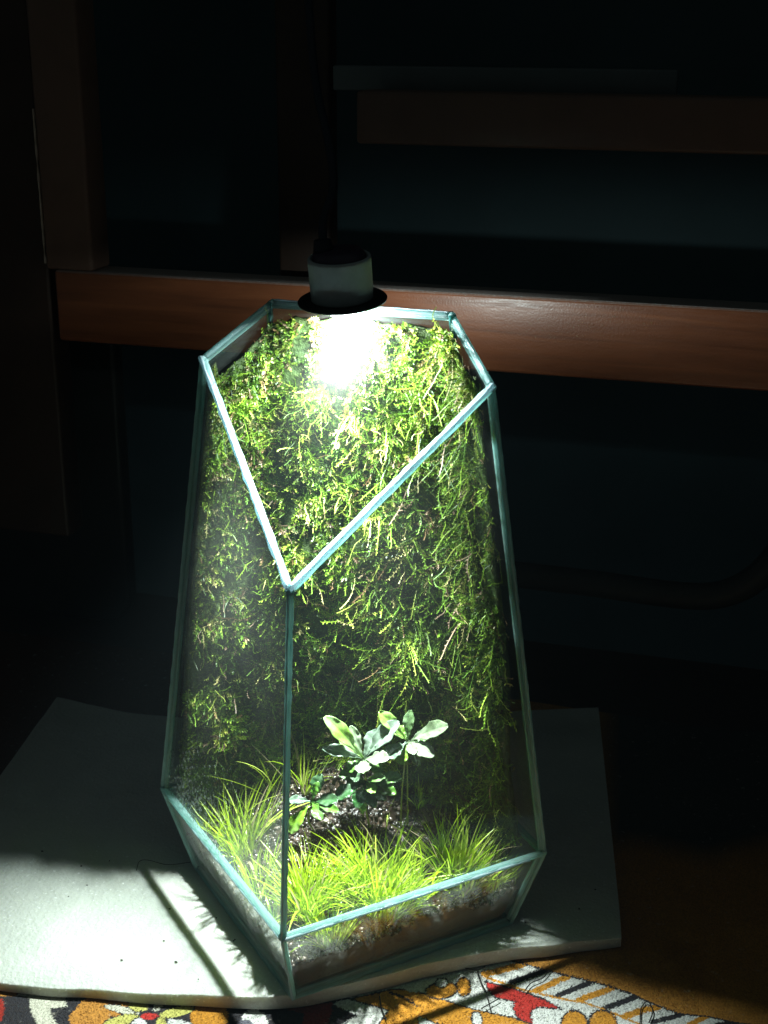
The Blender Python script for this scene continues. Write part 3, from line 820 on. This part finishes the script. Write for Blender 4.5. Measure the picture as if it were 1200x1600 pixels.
# ================================================================ FOAM SHEET
front = smooth_path([on_z(x, y, -.8)[:2] for x, y in ((-190, 1500), (0, 1548), (150, 1562), (300, 1573), (440, 1577), (530, 1562), (620, 1540), (700, 1520), (790, 1503), (880, 1492), (970, 1480))], 90)
back = smooth_path([(-23.6, 14.6), (-16, 14.2), (-4, 17.5), (3, 20.4), (9.34, 22.86)], 90)
NY = 110; V, F = [], []
def foam_h(x, y, t):
    z = .10*nz((x, y, 0), .13, 6.)+.035*nz((x, y, 0), .6, 3.)
    if t < .10: z -= .32*(1-t/.10)**2.2
    under = math.exp(-(((x)/11)**2+((y+1)/9)**2)**2)
    return z*(1-under)-.03*under
for i in range(NY+1):
    t = (i/NY)**1.4
    for j in range(90):
        p = front[j]*(1-t)+back[j]*t; p = p+np.array([0, .10*nz((j*.2, 0, 0), 1.)])*(1-t)
        V.append([p[0], p[1], foam_h(p[0], p[1], t)])
ncol = 90; nb = len(V)
# rounded front lip, sides and underside
for i in range(NY+1):
    t = (i/NY)**1.4
    for j in range(90):
        q = V[i*ncol+j]; V.append([q[0], q[1], -.795])
for i in range(NY):
    for j in range(ncol-1):
        a = i*ncol+j; F += [(a, a+1, a+ncol+1, a+ncol), (nb+a, nb+a+ncol, nb+a+ncol+1, nb+a+1)]
for j in range(ncol-1):
    F.append((j, nb+j, nb+j+1, j+1)); a = NY*ncol+j; F.append((a, a+1, nb+a+1, nb+a))
for i in range(NY):
    a = i*ncol; F.append((a, a+ncol, nb+a+ncol, nb+a)); b = i*ncol+ncol-1; F.append((b, nb+b, nb+b+ncol, b+ncol))
foam = mk('foam_sheet', V, F, M_foam, smooth=True)
bevel(foam, .22, 4)
tag(foam, 'soft white foam sheet lying flat under the glass terrarium', 'foam sheet')

# hair and specks
def thread(pts, r, label, name='thread', cat='thread'):
    V, F = tube(smooth_path(pts, 30), r, 5); o = mk(name, V, F, M_thread, smooth=True); tag(o, label, cat); return o
fz = lambda x, y, z=.05: on_z(x, y, z)
thread([fz(213, 1360), fz(218, 1346), fz(232, 1344), fz(262, 1351), fz(298, 1347)], .016, 'thin curled black hair on the foam left of the terrarium', 'hair_strand', 'hair')
VV, FF = [], []; k = 0
for x, y in ((127, 1353), (171, 1345), (136, 1383), (265, 1420), (367, 1468), (256, 1470), (275, 1503), (338, 1434), (107, 1401), (821, 1441), (365, 1470), (66, 1330), (190, 1500), (310, 1530), (905, 1420), (930, 1390)):
    c = fz(x, y, .03); r = random.uniform(.03, .055)
    VV.append(c+ico*np.array([r*random.uniform(.6, 1.8), r, r*.6])); FF += [(a+12*k, b+12*k, e+12*k) for a, b, e in icf]; k += 1
tag(mk('debris_specks', np.vstack(VV), np.array(FF, np.int32), M_thread), 'scattered tiny dark specks of debris on the white foam', 'specks', kind='stuff')

# ================================================================ PRINTED CLOTH
def inpoly(X, Y, poly):
    poly = np.asarray(poly, float); r = np.zeros(X.shape, bool); n = len(poly); j = n-1
    for i in range(n):
        xi, yi = poly[i]; xj, yj = poly[j]
        c = ((yi > Y) != (yj > Y)) & (X < (xj-xi)*(Y-yi)/(yj-yi+1e-12)+xi); r ^= c; j = i
    return r
def dseg(X, Y, pts):
    d = np.full(X.shape, 1e9)
    for (x0, y0), (x1, y1) in zip(pts[:-1], pts[1:]):
        L = (x1-x0)**2+(y1-y0)**2; t = np.clip(((X-x0)*(x1-x0)+(Y-y0)*(y1-y0))/L, 0, 1)
        d = np.minimum(d, np.hypot(X-x0-t*(x1-x0), Y-y0-t*(y1-y0)))
    return d
OR = (.60, .26, .03); WH = (.70, .70, .66); BK = (.028, .028, .034); RD = (.50, .035, .028); YE = (.55, .52, .14); BR_ = (.50, .22, .04); PL = (.62, .60, .48)
BORD = [(760, 1488), (800, 1500), (865, 1518), (950, 1540), (1010, 1563), (1060, 1580), (1140, 1595), (1200, 1603), (1400, 1640)]
LINE = [(750, 1519), (756, 1524), (816, 1544), (880, 1560), (915, 1567), (960, 1582), (990, 1595), (1040, 1615), (1150, 1650)]
def paint(X, Y):
    C = np.empty(X.shape+(3,)); C[:] = BR_
    def put(m, c): C[m] = c
    def el(cx, cy, rx, ry, rot, c, ol=0):
        a = math.radians(rot); u = (X-cx)*math.cos(a)+(Y-cy)*math.sin(a); v = -(X-cx)*math.sin(a)+(Y-cy)*math.cos(a)
        if ol: put((u/(rx+ol))**2+(v/(ry+ol))**2 < 1, BK)
        put((u/rx)**2+(v/ry)**2 < 1, c)
    def pg(p, c, ol=0):
        m = inpoly(X, Y, p)
        if ol: put(dseg(X, Y, list(p)+[p[0]]) < ol, BK)
        put(m & ((dseg(X, Y, list(p)+[p[0]]) > ol*.4) if ol else True), c)
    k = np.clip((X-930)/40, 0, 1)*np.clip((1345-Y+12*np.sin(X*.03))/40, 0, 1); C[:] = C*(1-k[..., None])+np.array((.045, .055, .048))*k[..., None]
    k = np.clip((700-X)/60, 0, 1)*np.clip((1450-Y)/60, 0, 1); C[:] = C*(1-k[..., None])+np.array((.10, .035, .018))*k[..., None]  # shade painted into the back left of the same orange cloth
    low = inpoly(X, Y, BORD+[(1400, 1900), (-300, 1900), (-300, 1400), (700, 1470)])
    put(low, WH)
    # striped border
    band = inpoly(X, Y, BORD+LINE[::-1])
    BS = [((742, 1547), (800, 1518)), ((798, 1533), (862, 1512)), ((870, 1555), (935, 1530)), ((945, 1574), (1010, 1553)), ((1020, 1597), (1080, 1576)), ((1118, 1605), (1165, 1592)), ((1190, 1620), (1240, 1606))]
    YS = [((752, 1522), (816, 1506)), ((836, 1547), (890, 1523)), ((903, 1563), (966, 1540)), ((975, 1587), (1030, 1571)), ((1077, 1600), (1110, 1585)), ((1150, 1612), (1200, 1600))]
    for p in YS: put(band & (dseg(X, Y, p) < 5.0), OR)
    for p in BS[1:]: put(band & (dseg(X, Y, p) < 4.3), BK)
    put(dseg(X, Y, LINE) < 1.6, OR); put(dseg(X, Y, BORD) < 1.5, BK)
    # left part of the print: black ground
    pg([(-300, 1400), (520, 1540), (548, 1561), (520, 1570), (556, 1586), (532, 1601), (500, 1900), (-300, 1900)], BK)
    pg([(520, 1570), (530, 1563), (548, 1560), (580, 1571), (608, 1578), (592, 1606), (532, 1606), (556, 1586)], WH, 1.4)
    pg([(548, 1561), (580, 1554), (610, 1546), (640, 1546), (690, 1560), (750, 1577), (800, 1588), (850, 1604), (850, 1800), (592, 1800), (592, 1600), (604, 1582), (608, 1577), (580, 1570)], OR, 1.8)
    put(dseg(X, Y, [(608, 1550), (630, 1557), (652, 1570)]) < 1.8, BK)
    pg([(654, 1586), (668, 1592), (690, 1600), (690, 1640), (655, 1640)], WH, 1.5)
    el(745, 1590, 7, 11, -12, WH, 2.5)
    el(724, 1540, 10, 13, 0, OR, 2.5); el(690, 1546, 24, 11, -8, OR, 2.5); el(690, 1534, 9, 6, -8, WH, 1.8); el(640, 1543, 14, 6, 15, WH)
    pg([(758, 1531), (764, 1533), (800, 1542), (820, 1549), (850, 1560), (877, 1576), (860, 1573), (840, 1572), (829, 1578), (828, 1588), (834, 1599), (820, 1595), (808, 1586), (802, 1574), (804, 1562), (788, 1559), (774, 1555), (764, 1546)], RD, 1.7)
    el(897, 1598, 19, 18, 0, OR, 3); el(942, 1597, 20, 18, 0, OR, 3)
    el(850, 1598, 18, 20, 20, WH)
    pg([(448, 1577), (518, 1566), (519, 1580), (510, 1606), (470, 1606), (476, 1584)], (.22, .018, .016))
    el(398, 1594, 21, 17, 25, WH); el(327, 1588, 30, 22, 0, OR); el(382, 1600, 14, 8, 0, (.12, .12, .15))
    pg([(110, 1600), (122, 1570), (135, 1560), (195, 1560), (205, 1580), (160, 1606)], BR_); el(122, 1590, 14, 12, 0, BR_)
    el(190, 1578, 27, 5, 12, PL, 1.6); el(188, 1596, 28, 8, -15, YE, 2); el(216, 1572, 15, 9, 10, YE, 2); el(276, 1581, 27, 7, -13, YE, 2); el(247, 1572, 10, 6, -50, PL, 1.5)
    el(252, 1604, 8, 14, -10, YE, 1.5); el(218, 1602, 12, 11, 30, WH, 1.5); el(285, 1602, 24, 8, 15, WH, 1.5); el(233, 1588, 14, 5, 0, RD, 1.5)
    pg([(26, 1555), (46, 1548), (98, 1548), (105, 1572), (86, 1575), (78, 1574), (80, 1586), (92, 1606), (62, 1606), (48, 1580), (46, 1559)], PL)
    pg([(-60, 1530), (0, 1540), (25, 1546), (26, 1556), (5, 1557), (-60, 1550)], BR_); pg([(-60, 1562), (4, 1560), (7, 1575), (2, 1594), (-60, 1594)], (.35, .03, .02))
    return C
def cloth_part(x0, x1, y0, y1, nx, ny, name):
    xs = np.linspace(x0, x1, nx); ys = np.linspace(y0, y1, ny); X, Y = np.meshgrid(xs, ys)
    Z = -.8 + .0*X
    for i in range(ny):
        for j in range(nx):
            Z[i, j] += 0
    return X, Y, Z
# fine grid where the print shows, coarser behind, one connected sheet
ys = np.concatenate([np.linspace(-22, -14, 110)[:-1], np.linspace(-14, 3, 330), np.linspace(3, 24, 60)[1:]])
xs = np.concatenate([np.linspace(-40, -15, 160)[:-1], np.linspace(-15, 22, 760), np.linspace(22, 45, 140)[1:]])
X, Y = np.meshgrid(xs, ys); ny, nx = X.shape
wav = .16*np.sin(X*.35+Y*.2)*np.sin(Y*.28-.6)+.07*np.sin(X*.9-Y*.7+1)+.10*np.sin((X*.5-Y*.86)*.55)
mask = 1/(1+np.exp(-(X-13.5)*1.0)); mask = np.maximum(mask, 1/(1+np.exp((Y+11)*1.2)))
Z = -.84+np.minimum(0, wav-.12)*(.25+.75*mask)+.05*mask*np.sin(X*2.1+Y*1.3)
pp = proj(np.stack([X, Y, np.full_like(X, -.85)], -1).reshape(-1, 3)).reshape(ny, nx, 2)
jx = rng.normal(0, .8, X.shape); jy = rng.normal(0, .55, X.shape)
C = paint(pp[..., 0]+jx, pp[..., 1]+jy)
# the print goes on over the rest of the cloth nearer the viewer and to the sides
prs = random.Random(5); outside = (pp[..., 1] > 1606)
Xj, Yj = X+rng.normal(0, .03, X.shape), Y+rng.normal(0, .03, X.shape)
for _ in range(150):
    cx, cy = prs.uniform(-40, 45), prs.uniform(-23, -3); a0 = prs.uniform(0, 3.14); rx, ry = prs.uniform(.8, 2.4), prs.uniform(.4, 1.)
    u_ = (Xj-cx)*math.cos(a0)+(Yj-cy)*math.sin(a0); v_ = -(Xj-cx)*math.sin(a0)+(Yj-cy)*math.cos(a0)
    C[outside & ((u_/(rx+.12))**2+(v_/(ry+.12))**2 < 1)] = BK
    C[outside & ((u_/rx)**2+(v_/ry)**2 < 1)] = prs.choice((WH, WH, OR, OR, YE, RD, BR_))
C = C*(1+rng.normal(0, .06, X.shape))[..., None]
idx = np.arange(ny*nx).reshape(ny, nx)
F = np.stack([idx[:-1, :-1], idx[:-1, 1:], idx[1:, 1:], idx[1:, :-1]], -1).reshape(-1, 4)
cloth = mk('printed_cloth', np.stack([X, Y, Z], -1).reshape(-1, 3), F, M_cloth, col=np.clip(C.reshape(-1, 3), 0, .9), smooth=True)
tag(cloth, 'orange terry cloth with black, white and red floral print, spread under the foam sheet', 'cloth', kind='structure')
cloth['label'] = 'orange terry cloth with black, white and red floral print, spread under the foam sheet'
for pts, lb in (([(727, 1513), (745, 1515), (758, 1510)], 'short black thread lying along the foam front edge'),
                ([(745, 1515), (752, 1535), (760, 1552), (767, 1578)], 'long black thread running down the white part of the cloth'),
                ([(752, 1576), (766, 1568), (780, 1560)], 'short black thread crossing left of the red leaf print'),
                ([(820, 1548), (830, 1536), (848, 1528), (860, 1515)], 'curved dark thread across the striped cloth border'),
                ([(593, 1556), (596, 1575), (604, 1594)], 'thin dark thread on the orange print in front of the terrarium'),
                ([(1000, 1600), (1002, 1575), (1012, 1565), (1020, 1580), (1014, 1598)], 'looped loose brown thread on the striped border')):
    thread([on_z(x, y, -.74) for x, y in pts], .028, lb)
# loose terry loops standing off the cloth
VV, FF = [], []; k = 0; CC = []
for _ in range(9000):
    x = random.uniform(-10, 17); y = -12.2+(x+10)*.38+random.uniform(-.5, 4.5)
    a = random.uniform(0, 6.28); l = random.uniform(.05, .11); h = random.uniform(.03, .08)
    i = np.searchsorted(ys, y)-1; j = np.searchsorted(xs, x)-1; z = Z[i, j]; c = C[i, j]
    d = np.array([math.cos(a), math.sin(a), 0]); s = np.array([-d[1], d[0], 0])*.018; p = np.array([x, y, z-.01])
    VV.append(np.array([p-s, p+s, p+d*l*.5+s+[0, 0, h], p+d*l*.5-s+[0, 0, h], p+d*l+s, p+d*l-s])); CC.append(np.tile(c, (6, 1)))
    FF += [(k, k+1, k+2, k+3), (k+3, k+2, k+4, k+5)]; k += 6
o = mk('terry_loops', np.vstack(VV), np.array(FF, np.int32), M_cloth, cloth, col=np.clip(np.vstack(CC), 0, .9)); o['kind'] = 'stuff'

# ================================================================ WOODEN FRAME AND DARK BACK
YF = 14.
fr = tag(empty('wooden_frame', (0, YF+1, 22)), 'dark brown varnished wooden furniture frame crossing behind the terrarium and the lamp', 'furniture')
def beam(name, a, b, m=M_wood, bv=.2, label=None):
    o = mk(name, *box(a, b), m, fr); bevel(o, bv)
    if label: o['label'] = label
    return o
fx = lambda px, py, y=YF: on_y(px, py, y)[0]
fz_ = lambda px, py, y=YF: on_y(px, py, y)[2]
RZ1 = (fz_(120, 428)+fz_(1200, 481))/2; RZ0 = (fz_(200, 541)+fz_(1200, 612))/2
beam('lower_rail', (fx(84, 430), YF, RZ0), (130, YF+2.3, RZ1), label='lower rail lit orange beside the lamp')
beam('upper_rail', (fx(556, 190), YF, (fz_(555, 230)+fz_(1200, 237))/2), (130, YF+2.2, (fz_(555, 140)+fz_(1200, 155))/2), M_shadedwood)
beam('left_post', (fx(62, 300), YF+.02, RZ1+.01), (fx(135, 280), YF+2.2, 90), M_shadedwood)
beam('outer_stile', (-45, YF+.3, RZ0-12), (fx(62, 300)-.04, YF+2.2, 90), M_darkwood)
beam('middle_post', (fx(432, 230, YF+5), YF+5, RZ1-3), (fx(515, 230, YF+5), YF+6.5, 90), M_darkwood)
beam('top_board', (fx(520, 120, YF+3), YF+3, fz_(800, 146, YF+3)), (fx(1058, 120, YF+3), YF+4.2, fz_(800, 106, YF+3)), M_board, .08, 'thin grey board above the upper rail')
# pale strip added as a painted highlight along the edge between stile and post
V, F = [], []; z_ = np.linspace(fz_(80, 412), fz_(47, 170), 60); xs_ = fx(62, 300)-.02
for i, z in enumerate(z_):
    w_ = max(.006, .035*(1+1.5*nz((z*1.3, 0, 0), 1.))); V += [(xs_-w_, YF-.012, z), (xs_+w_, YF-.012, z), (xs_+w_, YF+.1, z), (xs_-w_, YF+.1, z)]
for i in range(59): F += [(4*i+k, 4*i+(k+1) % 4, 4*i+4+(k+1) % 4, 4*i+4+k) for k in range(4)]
mk('edge_highlight', V, F, plain('pale_highlight', (.50, .40, .32), .6, .4, 300, .5), fr)
# dark panel closing the frame
bp = mk('back_wall', *box((-260, 52, -60), (260, 52.6, 160)), M_panel)
tag(bp, None, None, kind='structure')
# dark rounded cushion at left, smoky plastic tray at right
def rounded_slab(x0, x1, z0, z1, y0, y1, r, n=10):
    pts = []
    for cx, cz, a0 in ((x1-r, z0+r, -90), (x1-r, z1-r, 0), (x0+r, z1-r, 90), (x0+r, z0+r, 180)):
        for i in range(n+1):
            a = math.radians(a0+90*i/n); pts.append((cx+r*math.cos(a), cz+r*math.sin(a)))
    N = len(pts); V = [(x, y0, z) for x, z in pts]+[(x, y1, z) for x, z in pts]
    return V, [tuple(range(N)), tuple(range(2*N-1, N-1, -1))]+[(i, N+i, N+(i+1) % N, (i+1) % N) for i in range(N)]
q0, q1 = on_y(205, 860, 27), on_y(205, 1100, 27)
o = mk('dark_panel', *rounded_slab(-50, (q0[0]+q1[0])/2, max(-.7, q1[2]), 24.0, 27, 28.4, 2.2), plain('black_brown_laminate', (.03, .035, .032), .4, .4, 20)); bevel(o, .3)
tag(o, 'dark rounded board leaning below the frame on the left', 'board')
pts = [on_y(x, y, 20) for x, y in ((640, 872), (805, 897), (930, 912), (1060, 930), (1130, 928), (1185, 900), (1225, 850), (1245, 780), (1255, 700))]
V, F = [], []
path = smooth_path(pts, 50)
tg = np.gradient(path, axis=0); tg /= np.linalg.norm(tg, axis=1)[:, None]
V, F = tube(path, .78, 14)
o = mk('smoky_plastic_handle', V, F, M_plastic, smooth=True)
tag(o, 'faint bent dark plastic tube behind the terrarium on the right', 'tube')

# the room floor / table the cloth lies on
tab = mk('table_top', *box((-110, -60, -3.2), (110, 34, -1.35)), M_darkwood)
tag(tab, None, None, kind='structure')

# ================================================================ HAZE: thin volume added to stand in for veiling glare around the lamp
m, nt, out = mat('veil_volume'); g = G(nt); pv = g.n('VolumePrincipled')
pv.inputs['Color'].default_value = (.62, .86, .95, 1); pv.inputs['Density'].default_value = .03
g.l(pv.outputs[0], out.inputs['Volume'])
V, F = box((-100, -75, -50), (100, 50, 70))
hz = mk('glare_veil', V, F, m); tag(hz, kind='stuff')
